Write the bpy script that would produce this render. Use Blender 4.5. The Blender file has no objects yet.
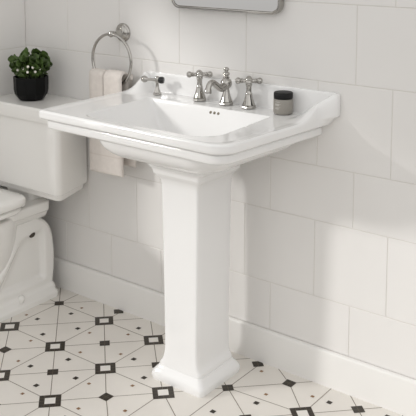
import bpy, bmesh, math, random
from mathutils import Vector, Matrix
random.seed(7)
SC = bpy.context.scene
COL = SC.collection
PI = math.pi

# ------------------------------------------------------------------ materials
def mat(name, col, rough=.5, metal=0.0, coat=0.0, bump=None, var=None, spec=.5):
    m = bpy.data.materials.new(name); m.use_nodes = True
    nt = m.node_tree; b = nt.nodes['Principled BSDF']
    b.inputs['Base Color'].default_value = (*col, 1)
    b.inputs['Roughness'].default_value = rough
    b.inputs['Metallic'].default_value = metal
    b.inputs['Coat Weight'].default_value = coat
    b.inputs['Coat Roughness'].default_value = .04
    b.inputs['Specular IOR Level'].default_value = spec
    tc = nt.nodes.new('ShaderNodeTexCoord')
    if var:
        sc, amt = var
        n = nt.nodes.new('ShaderNodeTexNoise'); n.inputs['Scale'].default_value = sc; n.inputs['Detail'].default_value = 4
        nt.links.new(tc.outputs['Object'], n.inputs['Vector'])
        r = nt.nodes.new('ShaderNodeValToRGB')
        r.color_ramp.elements[0].position = .3; r.color_ramp.elements[1].position = .7
        r.color_ramp.elements[0].color = (*[c*(1-amt) for c in col], 1)
        r.color_ramp.elements[1].color = (*[min(1, c*(1+amt)) for c in col], 1)
        nt.links.new(n.outputs['Fac'], r.inputs['Fac']); nt.links.new(r.outputs['Color'], b.inputs['Base Color'])
    if bump:
        sc, st, dist = bump
        n = nt.nodes.new('ShaderNodeTexNoise'); n.inputs['Scale'].default_value = sc; n.inputs['Detail'].default_value = 3
        nt.links.new(tc.outputs['Object'], n.inputs['Vector'])
        bp = nt.nodes.new('ShaderNodeBump'); bp.inputs['Strength'].default_value = st; bp.inputs['Distance'].default_value = dist
        nt.links.new(n.outputs['Fac'], bp.inputs['Height']); nt.links.new(bp.outputs['Normal'], b.inputs['Normal'])
    return m

M_TILE = mat('wall_tile_glaze', (.735, .718, .697), .33, bump=(9, .05, .01), var=(3, .012))
M_GROUT = mat('wall_grout', (.66, .635, .60), .8)
M_BASE = mat('baseboard_paint', (.76, .745, .72), .35)
M_CER = mat('white_porcelain', (.80, .794, .785), .10, coat=.4)
M_TOI = mat('toilet_porcelain', (.80, .785, .755), .12, coat=.3)
M_DARKHOLE = mat('overflow_hole_shade', (.10, .085, .06), .4, .6)  # dark colour stands in for the shade inside the overflow holes
M_CHR = mat('polished_nickel', (.42, .405, .38), .075, 1.0)
M_BLK = mat('black_lacquer', (.008, .008, .008), .25)
M_TOWEL = mat('terry_cotton', (.66, .612, .57), .95, bump=(520, .5, .002), var=(60, .04), spec=.1)
M_BAND = mat('towel_band', (.61, .555, .51), .9, bump=(300, .2, .001), spec=.1)
M_MIRROR = mat('mirror_glass', (.82, .81, .80), .03, 1.0)
M_POT = mat('black_pot_glaze', (.003, .0033, .003), .5, spec=.15)
M_SOIL = mat('potting_soil', (.03, .02, .012), .95, bump=(200, .8, .004))
M_LEAF = mat('leaf_green', (.055, .095, .020), .42, var=(26, .5), spec=.4)
M_STEM = mat('stem_green', (.06, .09, .03), .6)
M_PETAL = mat('petal_white', (.75, .72, .66), .6)
M_JAR = mat('jar_grey', (.26, .243, .215), .45)
M_JARLID = mat('jar_lid_black', (.006, .006, .006), .5, spec=.25)
M_LABEL = mat('jar_label_print', (.42, .40, .37), .5)
M_FTILE = mat('floor_tile_cream', (.76, .725, .675), .38, var=(7, .03))
M_FLINE = mat('floor_joint', (.25, .215, .18), .8)
M_FDARK = mat('mosaic_dark_brown', (.024, .017, .010), .4, var=(120, .35))
M_FMORT = mat('mosaic_mortar', (.14, .115, .085), .8)
M_FTAN = mat('mosaic_tan', (.26, .145, .07), .45)
M_FWHITE = mat('mosaic_white', (.78, .75, .71), .4)

# ------------------------------------------------------------------ helpers
def finish(name, bm, mats, parent=None, smooth=True, ang=40, merge=True):
    if merge: bmesh.ops.remove_doubles(bm, verts=bm.verts, dist=1e-6)
    bmesh.ops.recalc_face_normals(bm, faces=bm.faces)
    if parent is not None:
        L = parent_world(parent)
        bmesh.ops.translate(bm, verts=bm.verts, vec=-L)
    me = bpy.data.meshes.new(name); bm.to_mesh(me); bm.free()
    for m in (mats if isinstance(mats, (list, tuple)) else [mats]): me.materials.append(m)
    if smooth:
        me.shade_smooth(); me.set_sharp_from_angle(angle=math.radians(ang))
    o = bpy.data.objects.new(name, me); COL.objects.link(o)
    if parent is not None: o.parent = parent
    return o
def parent_world(p):
    v = Vector(p.location)
    while p.parent: p = p.parent; v += Vector(p.location)
    return v
def thing(name, label, cat, loc, group=None):
    o = bpy.data.objects.new(name, None); COL.objects.link(o); o.location = loc
    o.empty_display_size = .05
    o['label'] = label; o['category'] = cat
    if group: o['group'] = group
    return o
def tag(o, label, cat, group=None):
    o['label'] = label; o['category'] = cat
    if group: o['group'] = group
def struct(o, label=None, cat=None):
    o['kind'] = 'structure'
    if label: o['label'] = label
    if cat: o['category'] = cat

def loft(bm, rings, cap0=True, cap1=True, closed=True, mi=0):
    vr = [[bm.verts.new(p) for p in r] for r in rings]
    n = len(vr[0])
    for a, b in zip(vr[:-1], vr[1:]):
        for i in range(n if closed else n-1):
            j = (i+1) % n
            f = bm.faces.new((a[i], a[j], b[j], b[i])); f.material_index = mi
    if cap0: bm.faces.new(vr[0][::-1]).material_index = mi
    if cap1: bm.faces.new(vr[-1]).material_index = mi
    return vr
def rquad(c, r, ns=(10, 10), nc=6):
    """closed outline of a quad (CCW corners) with a radius per corner; ns = points on even / odd sides"""
    pts = []; n = 4; arcs = []
    for i in range(4):
        p = Vector(c[i]); a = Vector(c[i-1]); b = Vector(c[(i+1) % 4])
        u = (a-p).normalized(); v = (b-p).normalized()
        th = u.angle(v); t = r[i]/math.tan(th/2)
        p0 = p+u*t; p1 = p+v*t
        cen = p+(u+v).normalized()*(r[i]/math.sin(th/2))
        e0 = p0-cen; e1 = p1-cen; a0 = math.atan2(e0.y, e0.x); a1 = math.atan2(e1.y, e1.x)
        while a1 < a0: a1 += 2*PI
        arcs.append([cen+Vector((math.cos(a0+(a1-a0)*k/nc), math.sin(a0+(a1-a0)*k/nc)))*r[i] for k in range(nc+1)])
    for i in range(4):
        pts += arcs[i]
        s = arcs[i][-1]; e = arcs[(i+1) % 4][0]; m = ns[i % 2]
        pts += [s.lerp(e, k/m) for k in range(1, m)]
    return pts
def rrect(cx, cy, hx, hy, r, ns=(4, 4), nc=5):
    return rquad([(cx-hx, cy-hy), (cx+hx, cy-hy), (cx+hx, cy+hy), (cx-hx, cy+hy)], [r]*4, ns, nc)
def r3(pts, z): return [(p[0], p[1], z) for p in pts]
def lathe(bm, prof, origin=(0, 0, 0), axis=(0, 0, 1), n=32, twist=0, cap=True, mi=0):
    ax = Vector(axis).normalized()
    q = ax.to_track_quat('Z', 'Y') if abs(ax.z) < .999 else (Matrix.Identity(3).to_quaternion() if ax.z > 0 else Matrix.Rotation(PI, 3, 'X').to_quaternion())
    O = Vector(origin)
    rings = []
    for r, h in prof:
        rings.append([O+q @ Vector((r*math.cos(2*PI*k/n+twist), r*math.sin(2*PI*k/n+twist), h)) for k in range(n)])
    loft(bm, rings, cap, cap, mi=mi)
def sphere(bm, c, r, n=20, sc=(1, 1, 1)):
    m = Matrix.Translation(c) @ Matrix.Diagonal((*sc, 1))
    bmesh.ops.create_uvsphere(bm, u_segments=n, v_segments=n//2+2, radius=r, matrix=m)
def tube(bm, path, rad, n=14, closed=False, cap=True):
    P = [Vector(p) for p in path]; rings = []; N = len(P)
    rr = rad if isinstance(rad, (list, tuple)) else [rad]*N
    up = None
    for i in range(N):
        if closed: t = (P[(i+1) % N]-P[i-1]).normalized()
        else: t = (P[min(i+1, N-1)]-P[max(i-1, 0)]).normalized()
        if up is None: up = t.orthogonal().normalized()
        up = (up-t*up.dot(t)).normalized(); s = t.cross(up)
        rings.append([P[i]+(up*math.cos(2*PI*k/n)+s*math.sin(2*PI*k/n))*rr[i] for k in range(n)])
    if closed: rings.append(rings[0]); loft(bm, rings, False, False)
    else: loft(bm, rings, cap, cap)
def sstep(a, b, x):
    t = max(0, min(1, (x-a)/(b-a))); return t*t*(3-2*t)
def bez(p0, p1, p2, p3, n):
    out = []
    for i in range(n+1):
        t = i/n
        out.append(Vector(p0)*(1-t)**3+Vector(p1)*3*t*(1-t)**2+Vector(p2)*3*t*t*(1-t)+Vector(p3)*t**3)
    return out

# ------------------------------------------------------------------ walls
ZR = [.115, .275, .5165, .6875, .948, 1.182, 1.42, 1.66, 1.90, 2.14, 2.38]
VX = [[-2.57, -2.33, -2.09, -1.848, -1.615, -1.389, -1.105, -.85, -.60, -.35, -.10],
      [-2.45, -2.205, -1.961, -1.72, -1.489, -1.229, -.987, -.74, -.49, -.24],
      [-2.58, -2.33, -2.08, -1.85, -1.62, -1.391, -1.10, -.85, -.60, -.35, -.1],
      [-2.416, -2.16, -1.93, -1.70, -1.46, -1.225, -.984, -.74, -.49, -.24],
      [-2.57, -2.302, -2.036, -1.76, -1.487, -1.10, -.85, -.60, -.35, -.1],
      [-2.43, -2.17, -1.90, -1.64, -1.37, -.982, -.74, -.49, -.24]]
def tile_box(bm, u0, u1, z0, z1, f, g=.0013, d=.0012, b=.0010):
    # bevelled tile standing proud of the grout; f maps (u, depth, z) to a point
    a = [(u0+g, z0+g), (u1-g, z0+g), (u1-g, z1-g), (u0+g, z1-g)]
    c = [(u0+g+b, z0+g+b), (u1-g-b, z0+g+b), (u1-g-b, z1-g-b), (u0+g+b, z1-g-b)]
    v0 = [bm.verts.new(f(u, 0, z)) for u, z in a]; v1 = [bm.verts.new(f(u, d-b*.6, z)) for u, z in a]; v2 = [bm.verts.new(f(u, d, z)) for u, z in c]
    for p, q in ((v0, v1), (v1, v2)):
        for i in range(4): bm.faces.new((p[i], p[(i+1) % 4], q[(i+1) % 4], q[i]))
    bm.faces.new(v2)
def box(bm, x0, x1, y0, y1, z0, z1, mi=0):
    r = bmesh.ops.create_cube(bm, size=1, matrix=Matrix.Translation(((x0+x1)/2, (y0+y1)/2, (z0+z1)/2)) @ Matrix.Diagonal((x1-x0, y1-y0, z1-z0, 1)))
    for v in r['verts']:
        for f in v.link_faces: f.material_index = mi
XL, XR = -2.80, .15
bm = bmesh.new()
for k in range(len(ZR)-1):
    xs = [XL]+[x for x in VX[k if k < 6 else 4+(k % 2)] if XL < x < XR]+[XR]
    for a, b in zip(xs[:-1], xs[1:]): tile_box(bm, a, b, ZR[k], ZR[k+1], lambda u, d, z: (u, .0012-d, z))
for f in bm.faces: f.material_index = 0
box(bm, XL, XR, .0012, .10, 0, 2.38, 1)
struct(finish('wall_back', bm, [M_TILE, M_GROUT], smooth=False, merge=False))
bm = bmesh.new()
WX = -2.54; WY = -.214
for k, (z0, z1) in enumerate([(.115, .40), (.40, .69), (.69, .943), (.943, 1.19), (1.19, 1.44), (1.44, 1.69), (1.69, 1.94), (1.94, 2.38)]):
    tile_box(bm, WY, -.001, z0, z1, lambda u, d, z: (WX-.0012+d, u, z))
    tile_box(bm, XL, WX, z0, z1, lambda u, d, z: (u, WY+.0-d, z))
for f in bm.faces: f.material_index = 0
box(bm, XL, WX-.0012, WY, -.001, 0, 2.38, 1)
# unseen side wall past the corner, its window opening cut to shape the daylight
LW0, LW1 = -2.85, -2.75
box(bm, LW0, LW1, -.78, WY, 0, 2.38, 0)
box(bm, LW0, LW1, -3.2, -.78, 0, .50, 0)
box(bm, LW0, LW1, -3.2, -.78, 1.58, 2.38, 0)
struct(finish('wall_left', bm, [M_TILE, M_GROUT], smooth=False, merge=False))
# baseboard with a small rounded top edge
def board(name, p):
    bm = bmesh.new()
    prof = [(0, 0), (-.011, 0), (-.011, .105), (-.010, .110), (-.007, .114), (-.003, .1155), (0, .1155)]
    rings = [[p(x, q[0], q[1]) for q in prof] for x in (0, 1)]
    loft(bm, rings)
    struct(finish(name, bm, M_BASE, ang=50))
board('baseboard_back', lambda t, d, z: (WX+.002 if t == 0 else XR, d-.0005, z))
board('baseboard_left', lambda t, d, z: (WX+.0005-d, WY if t == 0 else -.013, z))

# ------------------------------------------------------------------ floor with inlaid mosaic
P0 = .235
def node(u, v):
    s = .20*sstep(1.75, 3.1, u)
    return Vector((-2.025+P0*(u+s), -.345+P0*(v+s)))
bm = bmesh.new()
box(bm, XL, XR, -3.2, .10, -.06, 0, 0)
def quad(pts, z, mi):
    f = bm.faces.new([bm.verts.new((p[0], p[1], z)) for p in pts]); f.material_index = mi
    if f.normal.z < 0 or f.calc_area() == 0: pass
def seg(a, b, w=.0026, z=.0003):
    d = (b-a).normalized(); n = Vector((-d.y, d.x))*w/2
    quad([a-n, b-n, b+n, a+n], z, 1)
def clipped(a, b): return all(-3.15 < p.y < .0 and XL < p.x < XR for p in (a, b))
def rsq(c, half, ang):                       # corners of a square turned by ang
    return [c+Vector((math.cos(ang+PI/4+k*PI/2), math.sin(ang+PI/4+k*PI/2)))*half*math.sqrt(2) for k in range(4)]
def mosaic(c, n, size, hole, ang):           # n x n dark chips, optional light middle
    quad(rsq(c, size/2, ang), .0006, 3)
    e = Vector((math.cos(ang), math.sin(ang))); f = Vector((-e.y, e.x)); s = size/n
    for i in range(n):
        for j in range(n):
            if hole and 0 < i < n-1 and 0 < j < n-1: continue
            q = c+e*((i+.5)*s-size/2)+f*((j+.5)*s-size/2)
            quad(rsq(q, s/2-.0007, ang), .0009, 2)
    if hole: quad(rsq(c, size/2-s*1.02, ang), .0012, 5)
A45 = PI/4
def small_sq(c): mosaic(c, 2, .034, False, A45)
def diamond(c): mosaic(c, 2, .034, False, 0)
def frame(c): mosaic(c, 4, .065, True, A45)
special = {(-1, 1): 'sq', (-.5, .5): None, (.5, .5): 'sq', (3, 1): 'di', (3.5, .5): 'fr', (2.5, .5): 'sq', (4, 1): 'sq', (2.5, 1.5): 'sq'}
def put(kind, c):
    if kind == 'sq': small_sq(c)
    elif kind == 'di': diamond(c)
    elif kind == 'fr': frame(c)
def do_node(u, v, kind):
    c = node(u, v); kind = special.get((u, v), kind)
    if kind and -3.1 < c.y < -.0 and XL < c.x < XR: put(kind, c)
def spots(u, v, dark):
    offs = [(-.36, -.08), (.08, -.36), (.36, .08), (-.08, .36)] if dark else [(.40, -.09), (.09, .40), (-.40, .09), (-.09, -.40)]
    for a, b in offs:
        c = node(u+a, v+b)
        if -3.1 < c.y < -.02 and XL < c.x < XR-.02: quad(rsq(c, .0075 if dark else .0052, 0), .0006, 2 if dark else 4)
for v in range(-12, 3):
    for u in range(-4, 11):
        left = u <= 2
        # diagonals pass through both sub-lattices
        for (a, b) in (((u, v), (u+.5, v+.5)), ((u+.5, v+.5), (u+1, v+1)), ((u+1, v), (u+.5, v+.5)), ((u+.5, v+.5), (u, v+1))):
            p, q = node(*a), node(*b)
            if p.y > 0 and q.y <= 0: p = q+(p-q)*((-.001-q.y)/(p.y-q.y))
            elif q.y > 0 and p.y <= 0: q = p+(q-p)*((-.001-p.y)/(q.y-p.y))
            if clipped(p, q): seg(p, q)
        o = 0 if left else .5
        uu, vv = (u, v) if left else (u-.5, v+.5)
        for a, b in (((uu, vv), (uu+1, vv)), ((uu, vv), (uu, vv+1))):
            if left and b[0] > 2: continue
            p, q = node(*a), node(*b)
            if q.y > 0 and p.y < 0: q = p+(q-p)*((-.001-p.y)/(q.y-p.y))
            if clipped(p, q): seg(p, q)
        if left:
            do_node(u, v, 'fr')
            if u < 2:
                even = (u+v) % 2 == 0
                do_node(u+.5, v+.5, 'di' if even else 'sq'); spots(u+.5, v+.5, not even)
        else:
            do_node(u-.5, v+.5, 'fr')
            even = (u+v) % 2 == 0
            do_node(u, v, 'di' if even else 'sq'); spots(u, v, not even)
for q in ((-1.416, -.026), (-2.035, -.024)): small_sq(Vector(q))
fl = finish('floor', bm, [M_FTILE, M_FLINE, M_FDARK, M_FMORT, M_FTAN, M_FWHITE], smooth=False, merge=False)
struct(fl)

# ------------------------------------------------------------------ pedestal sink
RIM = .845
sink = thing('pedestal_sink', 'white porcelain pedestal sink with raised back ledge standing on a square column', 'sink', (-1.54, -.195, 0))
NS, NC = (110, 80), 12
def outer(d):
    # outline of the slab shrunk by d on the three free sides; the back stays at the wall
    c = [(-1.949+d, -.463+d), (-1.222-d, -.484+d), (-1.188-d, -.0005), (-1.949+d, -.0005)]
    return rquad(c, [max(.004, .011-d*.2), max(.012, .062-d*.6), .003, .003], NS, NC)
HS = .074
def ledge(x, y):
    t = -y
    s = 1-sstep(.0065, .0145, t)                                   # the upright at the back
    w = max(0, 1-max(0, t-.020)/.130); w = w**1.75               # wings sweep down to the rim
    right = -1.188-(-y)*.072
    e = 1-sstep(.000, .080, right-x)
    f = 1-sstep(.050, .105, x+1.949)
    wl = max(0, 1-max(0, t-.018)/.088)**1.4
    lt = (.05+.95*sstep(-1.953, -1.897, x))*(.87+.13*sstep(-1.90, -1.40, x))
    return HS*max(s, w*e, wl*f)*lt
def flare(x, y):
    # the upright overhangs the slab at its right end
    return .041*sstep(-1.28, -1.19, x)*sstep(-.060, -.014, y)
bm = bmesh.new()
B = rquad([(-1.795, -.436), (-1.300, -.432), (-1.324, -.101), (-1.806, -.101)], [.055, .075, .014, .014], NS, NC)
K = rquad([(-1.640, -.315), (-1.445, -.312), (-1.447, -.195), (-1.640, -.195)], [.04, .04, .025, .025], NS, NC)
rings = []
# underside: capital -> bowl -> moulding -> slab edge -> deck -> basin
CAP = rquad([(-1.628, -.304), (-1.440, -.304), (-1.440, -.084), (-1.628, -.084)], [.03]*4, NS, NC)
U = rquad([(-1.775, -.425), (-1.300, -.430), (-1.275, -.004), (-1.785, -.004)], [.09, .10, .03, .03], NS, NC)
zb, zu = .7085, .781
for k in range(15):
    th = PI/2*(1-k/14)
    c = math.cos(th)**.85 if k else 0
    rings.append([(a.x+(b.x-a.x)*c, a.y+(b.y-a.y)*c, zu-(zu-zb)*math.sin(th)) for a, b in zip(CAP, U)])
prof = [(.040, .7812), (.034, .7820), (.027, .7835), (.0215, .7865), (.0195, .791), (.0195, .8070), (.0205, .8100), (.0235, .8110), (.0235, .8150),
        (.016, .8158), (.010, .8163), (.004, .8180), (.001, .8205), (0, .8240)]
for d, z in prof: rings.append([(p.x+flare(p.x, p.y)*.28*sstep(.8158, .826, z), p.y, z) for p in outer(d)])
O0 = outer(0); O1 = outer(.002); O2 = outer(.006)
rings.append([(p.x+flare(p.x, p.y)*.40, p.y, RIM-.012) for p in O0])
for fr, fl_, dz in ((.0, .52, .0005), (.06, .66, .0010), (.11, .80, .0014), (.16, .95, .0017), (.19, 1, .0019), (.93, 1, .0045)):
    rings.append([(p.x+flare(p.x, p.y)*fl_, p.y, RIM-.008+dz+ledge(p.x, p.y)*fr) for p in O0])
rings.append([(p.x+flare(q.x, q.y)*.97, p.y, RIM-.002+ledge(q.x, q.y)) for p, q in zip(O1, O0)])
rings.append([(p.x+flare(q.x, q.y)*.90, p.y, RIM+.0003+ledge(q.x, q.y)) for p, q in zip(O2, O0)])
ND = 100
for k in range(1, ND+1):
    t = (k/ND)**2
    row = []
    for a, b in zip(O2, B):
        x, y = a.x+(b.x-a.x)*t, a.y+(b.y-a.y)*t
        row.append((x+flare(x, y)*.9, y, RIM+ledge(x, y)-.0012*sstep(.1, .3, t)))
    rings.append(row)
zt = RIM-.0012; DEP = .125
for t in [.008, .02, .035]+[.035+.965*i/34 for i in range(1, 35)]:
    z = zt-DEP*(1-(1-t)**1.7)+ .0035*math.exp(-t/.012)*0
    if t < .03: z = zt-DEP*(1-(1-t)**1.7)*(t/.03)**.5
    rings.append([(a.x+(b.x-a.x)*t, a.y+(b.y-a.y)*t, z) for a, b in zip(B, K)])
cx, cy = -1.545, -.255
for t in (.3, .6, .85):
    rings.append([(p.x+(cx-p.x)*t, p.y+(cy-p.y)*t, zt-DEP-.008*t) for p in K])
loft(bm, rings)
finish('basin', bm, M_CER, sink, ang=100)
# column
bm = bmesh.new()
PX, PY = -1.534, -.194
lv = [(0, .100, .103, .014), (.006, .1015, .1045, .015), (.014, .103, .106, .016), (.020, .1025, .1055, .016), (.026, .100, .103, .016), (.036, .092, .097, .015), (.043, .0855, .0915, .014), (.0455, .0845, .0905, .014),
      (.047, .0815, .0885, .012), (.056, .0805, .088, .012), (.061, .0775, .087, .011), (.067, .072, .0865, .010), (.078, .068, .086, .009), (.095, .065, .0855, .008), (.12, .063, .0855, .007), (.30, .0655, .0855, .007), (.50, .0685, .086, .007), (.615, .0710, .0865, .007), (.632, .0725, .0875, .008),
      (.645, .0765, .0905, .009), (.654, .083, .096, .010), (.660, .0885, .101, .011), (.6655, .0910, .1035, .012), (.6665, .0935, .106, .012), (.675, .0945, .107, .012), (.682, .0985, .110, .013), (.687, .1035, .114, .014), (.691, .1050, .1155, .014), (.703, .1050, .1155, .014), (.7075, .1025, .1135, .014)]
loft(bm, [r3(rrect(PX-(.004 if z < .05 else .004*max(0, 1-(z-.05)/.06)), PY, hx, hy, r, (6, 6), 6), z) for z, hx, hy, r in lv])
finish('pedestal', bm, M_CER, sink, ang=32)
# overflow slots on the back slope of the bowl, drain
def basin_pt(x, t):
    # the back wall of the bowl at fraction t of the slope
    yb = -.101; yk = -.195
    return Vector((x, yb+(yk-yb)*t, zt-DEP*(1-(1-t)**1.7)))
for k in range(3):
    bm = bmesh.new()
    t = .075; X = -1.546+.0150*k
    p = basin_pt(X, t); n = (basin_pt(X, t+.02)-basin_pt(X, t-.02)).cross(Vector((1, 0, 0))).normalized()
    if n.z < 0: n = -n
    lathe(bm, [(.0046, -.002), (.0046, .0006), (.0040, .0009), (.0020, .0004)], p, n, 18)
    finish('overflow_hole', bm, M_DARKHOLE, sink)['label'] = 'small dark overflow hole in the back of the bowl'
bm = bmesh.new(); lathe(bm, [(.026, -.004), (.026, .001), (.022, .003), (.012, .002), (.004, .0015)], (cx, cy, zt-DEP-.004), n=28)
finish('drain', bm, M_CHR, sink)['label'] = 'round metal drain'

# ------------------------------------------------------------------ taps
DK = RIM+.0004

def bell(root, c, s=1.0):
    bm = bmesh.new()
    lathe(bm, [(.0225*s, 0), (.0232*s, .003), (.0232*s, .0075), (.0205*s, .0095)], (c[0], c[1], DK), n=8, twist=.3)
    lathe(bm, [(.0192*s, .0092), (.0200*s, .0108), (.0192*s, .0130), (.0165*s, .020), (.0135*s, .029), (.0115*s, .037), (.0105*s, .043)], (c[0], c[1], DK), n=36)
    return finish('bell_base', bm, M_CHR, root, ang=25)
def tap(x, y, label, ang):
    root = thing('basin_tap', label, 'tap', (x, y, DK), 'cross taps of the sink')
    bell(root, (x, y))
    bm = bmesh.new()
    lathe(bm, [(.0102, .041), (.0110, .045), (.0094, .047), (.0086, .055), (.0082, .066), (.0092, .070), (.0105, .072), (.0105, .075), (.0080, .077)], (x, y, DK), n=24)
    finish('stem', bm, M_CHR, root)
    bm = bmesh.new()
    lathe(bm, [(.0080, .076), (.0115, .079), (.0125, .083), (.0125, .089), (.0110, .093), (.0065, .0965), (.002, .0975)], (x, y, DK), n=24)
    finish('hub', bm, M_CHR, root)
    for k in range(4):
        a = ang+k*PI/2; d = Vector((math.cos(a), math.sin(a), 0)); bm = bmesh.new()
        lathe(bm, [(.0068, .008), (.0060, .015), (.0062, .019), (.0080, .021), (.0080, .023), (.0062, .0245), (.0084, .0275), (.0104, .032), (.0098, .0375), (.0060, .0415), (.0015, .0425)], (x, y, DK+.0855), d, 18)
        finish('cross_arm', bm, M_CHR, root)
    return root
tap(-1.638, -.046, 'metal cross-head tap on a bell base, left of the curved spout', .70)
tap(-1.4445, -.045, 'metal cross-head tap on a bell base, between the curved spout and the grey jar', .60)
sx, sy = -1.532, -.044
sp = thing('faucet_spout', 'polished metal curved spout with a ball finial in the middle of the sink ledge', 'faucet', (sx, sy, DK))
bell(sp, (sx, sy))
bm = bmesh.new()
lathe(bm, [(.0098, .041), (.0104, .045), (.0090, .048), (.0095, .052), (.0150, .057), (.0185, .065), (.0185, .073), (.0145, .080), (.0090, .084), (.0080, .086)], (sx, sy, DK), n=28)
finish('spout_body', bm, M_CHR, sp)
bm = bmesh.new()
lathe(bm, [(.0080, .084), (.0110, .086), (.0110, .088), (.0070, .090), (.0065, .0915), (.0105, .095), (.0115, .0985), (.0095, .103), (.0052, .1055), (.0050, .107), (.0080, .109), (.0094, .1125), (.0085, .116), (.0050, .119), (.0015, .120)], (sx, sy, DK), n=24)
finish('finial', bm, M_CHR, sp)
bm = bmesh.new()
z0 = DK
path = bez((sx, sy-.008, z0+.063), (sx, sy-.030, z0+.046), (sx, sy-.046, z0+.066), (sx, sy-.066, z0+.078), 14)
path += bez((sx, sy-.066, z0+.078), (sx, sy-.082, z0+.086), (sx, sy-.095, z0+.078), (sx, sy-.097, z0+.050), 14)[1:]
N = len(path)
rad = [.0135-.0040*sstep(0, .45, i/(N-1))-.0005*sstep(.5, .9, i/(N-1)) for i in range(N)]
rad[-4:] = [.0092, .0108, .0116, .0112]
tube(bm, path, rad, 18)
finish('spout_arm', bm, M_CHR, sp)
# side lever at the left end
lx, ly = -1.812, -.055
lev = thing('lever_tap', 'small metal lever tap with a black tip at the left end of the ledge', 'tap', (lx, ly, DK))
bm = bmesh.new()
lathe(bm, [(.0150, 0), (.0155, .003), (.0150, .006), (.0120, .008), (.0110, .012), (.0080, .018), (.0062, .026), (.0054, .036), (.0060, .040)], (lx, ly, DK), n=8, twist=.3)
finish('bell_base', bm, M_CHR, lev, ang=25)
bm = bmesh.new()
lathe(bm, [(.0055, .038), (.0085, .041), (.0095, .046), (.0095, .056), (.0080, .060), (.0035, .063)], (lx, ly, DK), n=22)
finish('hub', bm, M_CHR, lev)
d = Vector((math.cos(.40), math.sin(.40), -.02))
bm = bmesh.new(); lathe(bm, [(.0052, .005), (.0046, .030), (.0056, .034), (.0090, .037), (.0116, .043), (.0114, .049), (.0080, .0545), (.0035, .057), (.001, .0575)], (lx, ly, DK+.050), -d, 18)
finish('lever_arm', bm, M_CHR, lev)
bm = bmesh.new(); lathe(bm, [(.0055, .006), (.0105, .008), (.0118, .012), (.0118, .019), (.0100, .023), (.002, .0240)], (lx, ly, DK+.050), d, 22)
finish('tip', bm, M_BLK, lev)['label'] = 'black rounded tip'

# ------------------------------------------------------------------ jar
jx, jy = -1.318, -.0455
jar = thing('cosmetic_jar', 'squat grey jar with a black screw lid on the right of the sink ledge', 'jar', (jx, jy, DK))
JR = .0295
bm = bmesh.new()
lathe(bm, [(JR-.004, 0), (JR-.001, .001), (JR, .004), (JR, .0435), (JR-.001, .0452), (JR-.004, .0458)], (jx, jy, DK), n=48)
finish('jar_body', bm, M_JAR, jar)
bm = bmesh.new()
lathe(bm, [(JR-.003, .0460), (JR-.001, .0465), (JR-.0004, .0475), (JR-.0004, .0625), (JR-.002, .0652), (JR-.005, .0658)], (jx, jy, DK), n=48)
finish('jar_lid', bm, M_JARLID, jar)['label'] = 'black screw lid'
bm = bmesh.new()
a0 = math.atan2(-.80, .60)-.60
for z, h, w0, w1 in ((.037, .0022, -.42, .16), (.031, .0012, -.42, .30), (.027, .0060, -.42, .10), (.021, .0012, -.42, .22), (.0165, .0028, -.42, .05)):
    n = 12
    loft(bm, [[(jx+(JR+rr)*math.cos(a0+w0+(w1-w0)*k/n), jy+(JR+rr)*math.sin(a0+w0+(w1-w0)*k/n), DK+z+zz) for k in range(n+1)] for rr, zz in ((.0000, 0), (.0003, 0), (.0003, h), (.0000, h))], False, False, closed=False)
finish('label', bm, M_LABEL, jar)['label'] = 'pale unreadable print on the jar'

# ------------------------------------------------------------------ towel ring, towel
rx, rz, ry = -2.0165, .9440, -.062
RR = .0925
ring = thing('towel_ring', 'round polished metal towel ring fixed to the tiled wall', 'towel ring', (rx, 0, 1.037))
ztop = rz+RR
bm = bmesh.new()
lathe(bm, [(.0335, 0), (.0335, .004), (.0315, .007), (.0275, .0085), (.0265, .011), (.0235, .014), (.0180, .0165), (.0150, .0175)], (rx, .0, ztop), (0, -1, 0), 40)
finish('wall_plate', bm, M_CHR, ring)
bm = bmesh.new()
lathe(bm, [(.0150, .0165), (.0130, .020), (.0105, .028), (.0085, .040), (.0082, .047), (.0098, .050), (.0098, .053), (.0085, .055), (.0105, .058), (.0115, .0625), (.0105, .067), (.0070, .0705), (.002, .0715)], (rx, .0, ztop), (0, -1, 0), 28)
finish('post', bm, M_CHR, ring)
bm = bmesh.new()
tube(bm, [(rx+RR*math.sin(2*PI*k/80), ry, rz+RR*math.cos(2*PI*k/80)) for k in range(80)], .0052, 14, closed=True)
finish('ring_hoop', bm, M_CHR, ring)

tw = thing('hand_towel', 'cream terry hand towel hanging folded through the towel ring', 'towel', (-2.037, -.06, .53))
def cloth(name, x0, x1, path, wav=(.002, 1.3, .5), soft=1.0, bands=(), bulge=.004):
    """a folded sheet of cloth: a thick section path of (y, z, half thickness) swept from x0 to x1, thin and rounded at both side folds"""
    bm = bmesh.new(); n = 26; rings = []
    P = [Vector((y, z)) for y, z, h in path]; H = [h for *_, h in path]; N = len(P)
    nor = []
    for i in range(N):
        t = (P[min(i+1, N-1)]-P[max(i-1, 0)]).normalized(); nor.append(Vector((t.y, -t.x)))
    for k in range(n+1):
        u = -1+2*k/n; e = max(.12, (1-abs(u)**5)**.5) if abs(u) < 1 else .12
        x = (x0+x1)/2+(x1-x0)/2*u
        off = wav[0]*math.sin(u*PI*wav[1]+wav[2])
        a = [P[i]+nor[i]*(H[i]*e) for i in range(N)]; b = [P[i]-nor[i]*(H[i]*e) for i in range(N)]
        ring = a+b[::-1]
        rings.append([(x, q.x+off*(1 if q.x < -.062 else .4)+(bulge*abs(u)**3 if q.x < -.062 else -bulge*abs(u)**3*.3), q.y) for q in ring])
    loft(bm, rings)
    for f in bm.faces:
        zc = f.calc_center_median().z
        f.material_index = 1 if any(p < zc < q for p, q in bands) else 0
    return finish(name, bm, [M_TOWEL, M_BAND], tw, ang=70)
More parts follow.
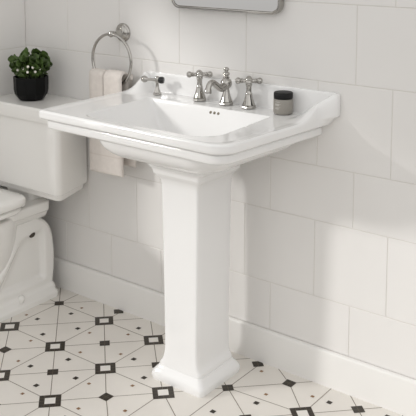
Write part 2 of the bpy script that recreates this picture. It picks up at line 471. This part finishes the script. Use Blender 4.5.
def over(yf, yb, zf, zb_, ztop_, h):
    """front layer up, over the hoop and down the back"""
    ym = (yf+yb)/2; r = (yb-yf)/2
    p = [(yf, zf, h*.35), (yf, zf+.003, h*.8), (yf, zf+.008, h)]
    m = 40
    p += [(yf, zf+.008+(ztop_-r-zf-.008)*k/m, h) for k in range(1, m+1)]
    p += [(ym-r*math.cos(PI*k/10), ztop_-r+r*math.sin(PI*k/10), h) for k in range(1, 10)]
    p += [(yb, ztop_-r-(ztop_-r-zb_-.008)*k/m, h) for k in range(0, m+1)]
    p += [(yb, zb_+.003, h*.8), (yb, zb_, h*.35)]
    return p
cloth('left_fold', -2.116, -2.041, over(-.078, -.046, .70, .70, .903, .0055))
cloth('middle_fold', -2.036, -1.950, over(-.085, -.044, .70, .70, .905, .0065), wav=(.002, 1.0, 2.0))
def hang(y, z0_, z1_, h): return [(y, z0_, h*.4), (y, z0_+.003, h*.85), (y, z0_+.008, h)]+[(y, z0_+.008+(z1_-z0_-.016)*k/50, h) for k in range(1, 51)]+[(y, z1_-.003, h*.8), (y, z1_, h*.3)]
rf = cloth('right_fold', -1.990, -1.9375, hang(-.040, .72, .899, .0105))
for v in rf.data.vertices:                                       # the edge gathered up over the end of the sink ledge
    if v.co.x-2.037 > -1.9515: v.co.z = max(v.co.z, .882-.53+.0)
cloth('front_panel', -2.117, -1.953, hang(-.079, .536, .79, .0085), wav=(.003, .9, .4), bands=((.603, .6065), (.6105, .612)))
cloth('back_panel', -2.100, -1.925, hang(-.038, .568, .73, .006), wav=(.002, 1.1, 2.0))

# ------------------------------------------------------------------ mirror
mx0, mx1, mz0, mz1 = -1.772, -1.344, 1.140, 1.760
mc = ((mx0+mx1)/2, (mz0+mz1)/2)
mir = thing('wall_mirror', 'rounded rectangular mirror in a thin metal frame hung above the sink', 'mirror', (mc[0], 0, mc[1]))
hx, hz = (mx1-mx0)/2, (mz1-mz0)/2
bm = bmesh.new()
def mr(d, y): return [(p.x, y, p.y) for p in rrect(mc[0], mc[1], hx-d, hz-d, .034-d, (4, 4), 12)]
loft(bm, [mr(.006, -.0005), mr(.001, -.003), mr(0, -.006), mr(0, -.026), mr(.0012, -.029), mr(.006, -.0295), mr(.0075, -.0285), mr(.0085, -.022)])
finish('mirror_frame', bm, M_CHR, mir, ang=35)
bm = bmesh.new()
loft(bm, [mr(.0088, -.0221), mr(.0088, -.0245), mr(.0100, -.0255)])
finish('mirror_glass', bm, M_MIRROR, mir, ang=20)['label'] = 'silvered mirror glass'

# ------------------------------------------------------------------ toilet
to = thing('toilet', 'white two-piece toilet with a boxy cistern in the corner left of the sink', 'toilet', (-2.40, -.25, 0))
tx0, tx1f, tx1b, ty0, ty1 = -2.5365, -2.146, -2.200, -.203, -.005
def trect(d, r, z): return r3(rquad([(tx0+d, ty0+d), (tx1f-d, ty0+d), (tx1b-d, ty1-min(d, .002)), (tx0+d, ty1-min(d, .002))], [r]*4, (6, 4), 6), z)
bm = bmesh.new()
loft(bm, [trect(.028, .018, .4300), trect(.022, .018, .4320), trect(.020, .018, .436), trect(.020, .018, .4545), trect(.018, .018, .4565), trect(.004, .020, .4575), trect(.001, .020, .4595), trect(0, .020, .463), trect(0, .020, .70), trect(.001, .020, .7165)])
finish('tank', bm, M_TOI, to, ang=35)
bm = bmesh.new()
def lrect(d, z): return r3(rquad([(tx0-.001+d, ty0-.009+d), (tx1f+.008-d, ty0-.009+d), (tx1b+.008-d, ty1+.003), (tx0-.001+d, ty1+.003)], [.016]*4, (6, 4), 6), z)
loft(bm, [lrect(.006, .7165), lrect(.001, .718), lrect(0, .722), lrect(0, .759), lrect(.001, .763), lrect(.005, .767), lrect(.012, .7675)])
finish('tank_lid', bm, M_TOI, to, ang=35)
LIDZ = .7675
# foot and bowl
CXT = -2.420
bm = bmesh.new()
n = 72
def foot_ring(z, xr, yb, yf, r, rec=True):
    pts = rquad([(2*CXT-xr, yf), (xr, yf), (xr, yb), (2*CXT-xr, yb)], [min(.085, xr-CXT-.005), min(.085, xr-CXT-.005), r, r], (14, 60), 8)
    out = []
    for p in pts:
        x, y = p.x, p.y
        if rec:
            s = 1 if x > CXT else -1
            if abs(x-CXT) > (xr-CXT)*.9:
                # recessed panel with the trapway standing out of it
                inp = 1-sstep(-.128, -.108, y)
                inp *= sstep(.078, .096, z)*(1-sstep(.255+.10*(y+.128), .285+.10*(y+.128), z))
                dd = abs((z-.10)*.80-(-.36-y)*-.80*1.0)       # diagonal distance to the trapway line
                ridge = math.exp(-(((z-.13)-.19*sstep(-.36, -.17, y))/.040)**2)
                x -= s*(.019*inp*(1-ridge) - .004*ridge*inp)
        out.append((x, y, z))
    return out
rows = [(0, -2.312, -.058, -.52, .02, 0), (.016, -2.311, -.057, -.52, .02, 0), (.024, -2.315, -.059, -.52, .02, 0), (.028, -2.319, -.062, -.515, .02, 0), (.044, -2.320, -.063, -.51, .02, 0), (.050, -2.324, -.064, -.505, .02, 0), (.055, -2.329, -.066, -.50, .02, 0)]
rows += [(.059+.007*k, -2.330, -.066+.010*math.sin(PI*k/26*.9), -.50, .022, 1) for k in range(26)]
for k in range(1, 10):
    a = PI/2*k/9.5
    rows.append((.234+.092*math.sin(a), -2.330-.010*(1-math.cos(a)), -.0632-.088*(1-math.cos(a)), -.50, .024, 1 if k < 5 else 0))
rings = [foot_ring(*r[:5], rec=bool(r[5])) for r in rows]
loft(bm, rings)
finish('foot', bm, M_TOI, to, ang=50)
def egg(cx, yb, yf, hw, z, n=56, sq=2.6):
    # plan outline: squarish at the back (yb), round at the front (yf)
    out = []; ym = yb-(yb-yf)*.42
    for k in range(n):
        a = 2*PI*k/n; c, s = math.cos(a), math.sin(a)
        e = sq if s > 0 else 2.0
        x = hw*math.copysign(abs(c)**(2/e), c)
        y = (yb-ym)*math.copysign(abs(s)**(2/e), s) if s > 0 else (ym-yf)*s
        out.append((cx+x, ym+y, z))
    return out
bm = bmesh.new()
loft(bm, [egg(CXT, -.25, -.46, .075, .10), egg(CXT, -.24, -.50, .088, .16), egg(CXT, -.225, -.55, .104, .22), egg(CXT, -.215, -.59, .117, .28), egg(CXT, -.21, -.615, .125, .33), egg(CXT, -.207, -.62, .127, .358), egg(CXT, -.207, -.62, .125, .366), egg(CXT, -.21, -.615, .12, .369)])
finish('bowl', bm, M_TOI, to, ang=50)
bm = bmesh.new()
def deck(d, z, k=0): return r3(rquad([(2*CXT+2.300+d-.0, -.255), (-2.300-d, -.255), (-2.262-d*1.2, -.012), (2*CXT+2.300+d, -.012)], [.02]*4, (6, 6), 6), z)
def deckr(d, z): return r3(rquad([(-2.530+d, -.30), (-2.306-d, -.30), (-2.306-d, -.098+d*.3), (-2.530+d, -.098+d*.3)], [.02]*4, (6, 6), 6), z)
loft(bm, [deckr(.040, .318), deckr(.028, .324), deckr(.020, .334), deckr(.014, .344), deckr(.011, .350), deckr(.004, .354), deckr(0, .358), deckr(0, .384), deckr(.002, .388), deckr(.007, .390)])
loft(bm, [r3(rrect(-2.43, -.11, .07, .040, .02), .389), r3(rrect(-2.43, -.11, .08, .042, .02), .4303)])
finish('deck', bm, M_TOI, to, ang=45)
CXS = -2.394
def seat_shape(name, z0, z1, hw, yb, yf):
    bm = bmesh.new()
    loft(bm, [egg(CXS, yb-.004, yf+.004, hw-.004, z0, sq=5), egg(CXS, yb, yf, hw, z0+.004, sq=5), egg(CXS, yb, yf, hw, z1-.007, sq=5), egg(CXS, yb-.002, yf+.002, hw-.002, z1-.003, sq=5), egg(CXS, yb-.008, yf+.008, hw-.008, z1, sq=5), egg(CXS, yb-.04, yf+.05, hw-.045, z1+.003, sq=4)])
    return finish(name, bm, M_TOI, to, ang=50)
seat_shape('seat', .3905, .410, .122, -.236, -.640)
seat_shape('seat_lid',   .4150, .443, .130, -.219, -.645)
for sgn in (-1, 1):
    bm = bmesh.new(); lathe(bm, [(.010, -.022), (.011, -.018), (.011, .018), (.010, .022)], (CXT+sgn*.080, -.222, .4035), (1, 0, 0), 20)
    finish('hinge', bm, M_TOI, to)
bm = bmesh.new(); lathe(bm, [(.013, -.004), (.0135, .002), (.011, .005), (.006, .004), (.002, .0035)], (-2.335, -.168, .268), (1, -.10, 0), 24)
bmesh.ops.scale(bm, vec=(1, .95, .62), space=Matrix.Translation((2.335, .168, -.268)), verts=bm.verts)
bmesh.ops.rotate(bm, cent=(-2.335, -.168, .268), matrix=Matrix.Rotation(.5, 3, 'X'), verts=bm.verts)
o = finish('fixing_cap', bm, mat('dark_bronze_cap', (.09, .075, .06), .35, .7), to); o['label'] = 'dark oval fixing cap on the side of the foot'
bm = bmesh.new(); lathe(bm, [(.0125, -.006), (.013, .004), (.0125, .010), (.010, .0145), (.005, .017), (.001, .0175)], (-2.323, -.240, .044), (.5, 0, 1), 24)
finish('bolt_cap', bm, M_TOI, to)['label'] = 'round white bolt cap'

# ------------------------------------------------------------------ potted plant
px, py = -2.386, -.112
pl = thing('potted_plant', 'small bushy green plant in a faceted black pot on the toilet cistern', 'plant', (px, py, LIDZ))
bm = bmesh.new(); z = LIDZ+.0003
lathe(bm, [(.041, 0), (.047, .003), (.0610, .024), (.0640, .040), (.0650, .087), (.0640, .089), (.0620, .089), (.0605, .086), (.0605, .072)], (px, py, z), n=10, twist=.2)
finish('pot', bm, M_POT, pl, ang=20)
bm = bmesh.new(); lathe(bm, [(.0608, .072), (.0608, .0745), (.03, .076), (.004, .077)], (px, py, z), n=20)
finish('soil', bm, M_SOIL, pl)
def leaf(bm, c, d, up, L, W):
    d = d.normalized(); s = d.cross(up).normalized(); u = s.cross(d).normalized()
    n = 5; grid = []
    for i in range(n+1):
        t = i/n; w = W*math.sin(PI*min(.98, .10+.86*t))**.62
        row = []
        for j in range(-2, 3):
            v = j/2
            row.append(bm.verts.new(c+d*(t*L)+s*(v*w)+u*(.20*L*math.sin(PI*t)*.6+.16*W*v*v-.22*L*t*t)))
        grid.append(row)
    for a, b in zip(grid[:-1], grid[1:]):
        for i in range(4): bm.faces.new((a[i], a[i+1], b[i+1], b[i]))
bmL = bmesh.new(); bmS = bmesh.new()
top = Vector((px, py, z+.074))
for k in range(34):
    a = 2*PI*k*.618+random.uniform(-.2, .2); f = math.sqrt((k+.6)/34)
    lean = f*.56
    L = .104*(1-.34*f*f)*random.uniform(.80, 1.06)
    dr = Vector((math.cos(a)*math.sin(lean), math.sin(a)*math.sin(lean), math.cos(lean)))
    b = top+Vector((math.cos(a), math.sin(a), 0))*.042*f
    tip = b+dr*L
    mid = b+dr*L*.5+Vector((0, 0, .006*f))
    tip.y = min(tip.y, -.018); mid.y = min(mid.y, -.020); tip.x = max(tip.x, WX+.022)
    tube(bmS, [b-Vector((0, 0, .006)), mid, tip], [.0018, .0015, .0010], 6)
    for q in range(8):
        t = .30+.70*q/7
        p = (b.lerp(mid, t*2) if t < .5 else mid.lerp(tip, t*2-1))
        aa = a+q*2.4+random.uniform(-.4, .4)
        out = Vector((math.cos(aa), math.sin(aa), random.uniform(.3, 1.5)))
        Lf = random.uniform(.020, .028)
        e = p+out.normalized()*Lf
        if e.y > -.008: out.y = -abs(out.y)-.2
        if e.x < WX+.012: out.x = abs(out.x)+.2
        leaf(bmL, p, out, Vector((out.x, out.y, .35)), Lf, Lf*.60)
fo = finish('foliage', bmL, M_LEAF, pl, ang=180, merge=False)
finish('stems', bmS, M_STEM, pl)
vd = Vector((.605, -.796, .30))
for dx, dz in ((-.014, .052), (.006, .060), (.022, .056), (.030, .040), (.046, .050), (.004, .040), (-.034, .046)):
    side = Vector((.796, .605, 0))
    c = Vector((px, py, z+.085))+side*dx+Vector((.605, -.796, 0))*(.074-.35*abs(dx))+Vector((0, 0, dz-.010))
    bm = bmesh.new()
    for k in range(5):
        a = 2*PI*k/5
        t1 = side; t2 = vd.normalized().cross(side)
        q = c+(t1*math.cos(a)+t2*math.sin(a))*.0026
        sphere(bm, q, .0026, 8)
    sphere(bm, c+vd.normalized()*.001, .0018, 8)
    finish('flower', bm, M_PETAL, pl, merge=False)['label'] = 'tiny white blossom'

# ------------------------------------------------------------------ camera
cam = bpy.data.cameras.new('camera'); co = bpy.data.objects.new('camera', cam); COL.objects.link(co)
co.location = (0, -2.1545, 1.39)
co.rotation_euler = (PI/2-.11740, 0, .65025)
cam.sensor_width = 36; cam.lens = 72.0; cam.shift_y = -(208-30.38)/416
cam.clip_start = .05
SC.camera = co

# ------------------------------------------------------------------ light
def sun(name, to, energy, angle, col):
    L = bpy.data.lights.new(name, 'SUN'); L.energy = energy; L.angle = math.radians(angle); L.color = col
    o = bpy.data.objects.new(name, L); COL.objects.link(o); o.location = (-4, -3, 3)
    o.rotation_euler = Vector(to).to_track_quat('Z', 'Y').to_euler()
    return o
sun('daylight', (-1.05, -1.0, .50), 1.38, 6, (1.0, .985, .965))
# the rest of the room as surrounding light: pale overhead, a bright window side, an added fill on the right, darker towards the floor and far corners
w = bpy.data.worlds.new('room_light'); SC.world = w; w.use_nodes = True
nt = w.node_tree; bg = nt.nodes['Background']
def N(t): return nt.nodes.new(t)
tc = N('ShaderNodeTexCoord'); sep = N('ShaderNodeSeparateXYZ')
nt.links.new(tc.outputs['Generated'], sep.inputs[0])
mr_ = N('ShaderNodeMapRange'); mr_.inputs['From Min'].default_value = -1; mr_.inputs['From Max'].default_value = 1
nt.links.new(sep.outputs['Z'], mr_.inputs['Value'])
ramp = N('ShaderNodeValToRGB'); nt.links.new(mr_.outputs['Result'], ramp.inputs['Fac'])
e = ramp.color_ramp.elements
e[0].position = .40; e[0].color = (.42, .415, .41, 1)
e[1].position = 1.0; e[1].color = (.80, .79, .775, 1)
for p, c in ((.50, .66), (.60, .76), (.78, .84)):
    x = e.new(p); x.color = (c, c*.99, c*.97, 1)
dot = N('ShaderNodeVectorMath'); dot.operation = 'DOT_PRODUCT'; dot.inputs[1].default_value = Vector((-.70, -.66, .27)).normalized()
nt.links.new(tc.outputs['Generated'], dot.inputs[0])
lobe = N('ShaderNodeMapRange'); lobe.interpolation_type = 'SMOOTHSTEP'
lobe.inputs['From Min'].default_value = .60; lobe.inputs['From Max'].default_value = .93; lobe.inputs['To Max'].default_value = .55
nt.links.new(dot.outputs['Value'], lobe.inputs['Value'])
add = N('ShaderNodeMixRGB'); add.blend_type = 'ADD'; add.inputs['Fac'].default_value = 1
nt.links.new(ramp.outputs['Color'], add.inputs['Color1']); nt.links.new(lobe.outputs['Result'], add.inputs['Color2'])
dot2 = N('ShaderNodeVectorMath'); dot2.operation = 'DOT_PRODUCT'; dot2.inputs[1].default_value = Vector((.85, -.50, .12)).normalized()  # sourceless fill from the right, added to brighten right-facing sides
nt.links.new(tc.outputs['Generated'], dot2.inputs[0])
right_fill = N('ShaderNodeMapRange'); right_fill.interpolation_type = 'SMOOTHSTEP'
right_fill.inputs['From Min'].default_value = .35; right_fill.inputs['From Max'].default_value = 1.0; right_fill.inputs['To Max'].default_value = .50
nt.links.new(dot2.outputs['Value'], right_fill.inputs['Value'])
hz = N('ShaderNodeMapRange'); hz.interpolation_type = 'SMOOTHSTEP'
hz.inputs['From Min'].default_value = -.08; hz.inputs['From Max'].default_value = .12
nt.links.new(sep.outputs['Z'], hz.inputs['Value'])
mul = N('ShaderNodeMath'); mul.operation = 'MULTIPLY'
sm = N('ShaderNodeMath'); sm.operation = 'ADD'
nt.links.new(lobe.outputs['Result'], sm.inputs[0]); nt.links.new(right_fill.outputs['Result'], sm.inputs[1])
nt.links.new(sm.outputs['Value'], mul.inputs[0]); nt.links.new(hz.outputs['Result'], mul.inputs[1])
nt.links.new(mul.outputs['Value'], add.inputs['Color2'])
nt.links.new(add.outputs['Color'], bg.inputs['Color']); bg.inputs['Strength'].default_value = 1.0

SC.view_settings.view_transform = 'Standard'
SC.view_settings.look = 'None'
SC.view_settings.gamma = 1
SC.view_settings.use_curve_mapping = False
SC.view_settings.exposure = 0.0
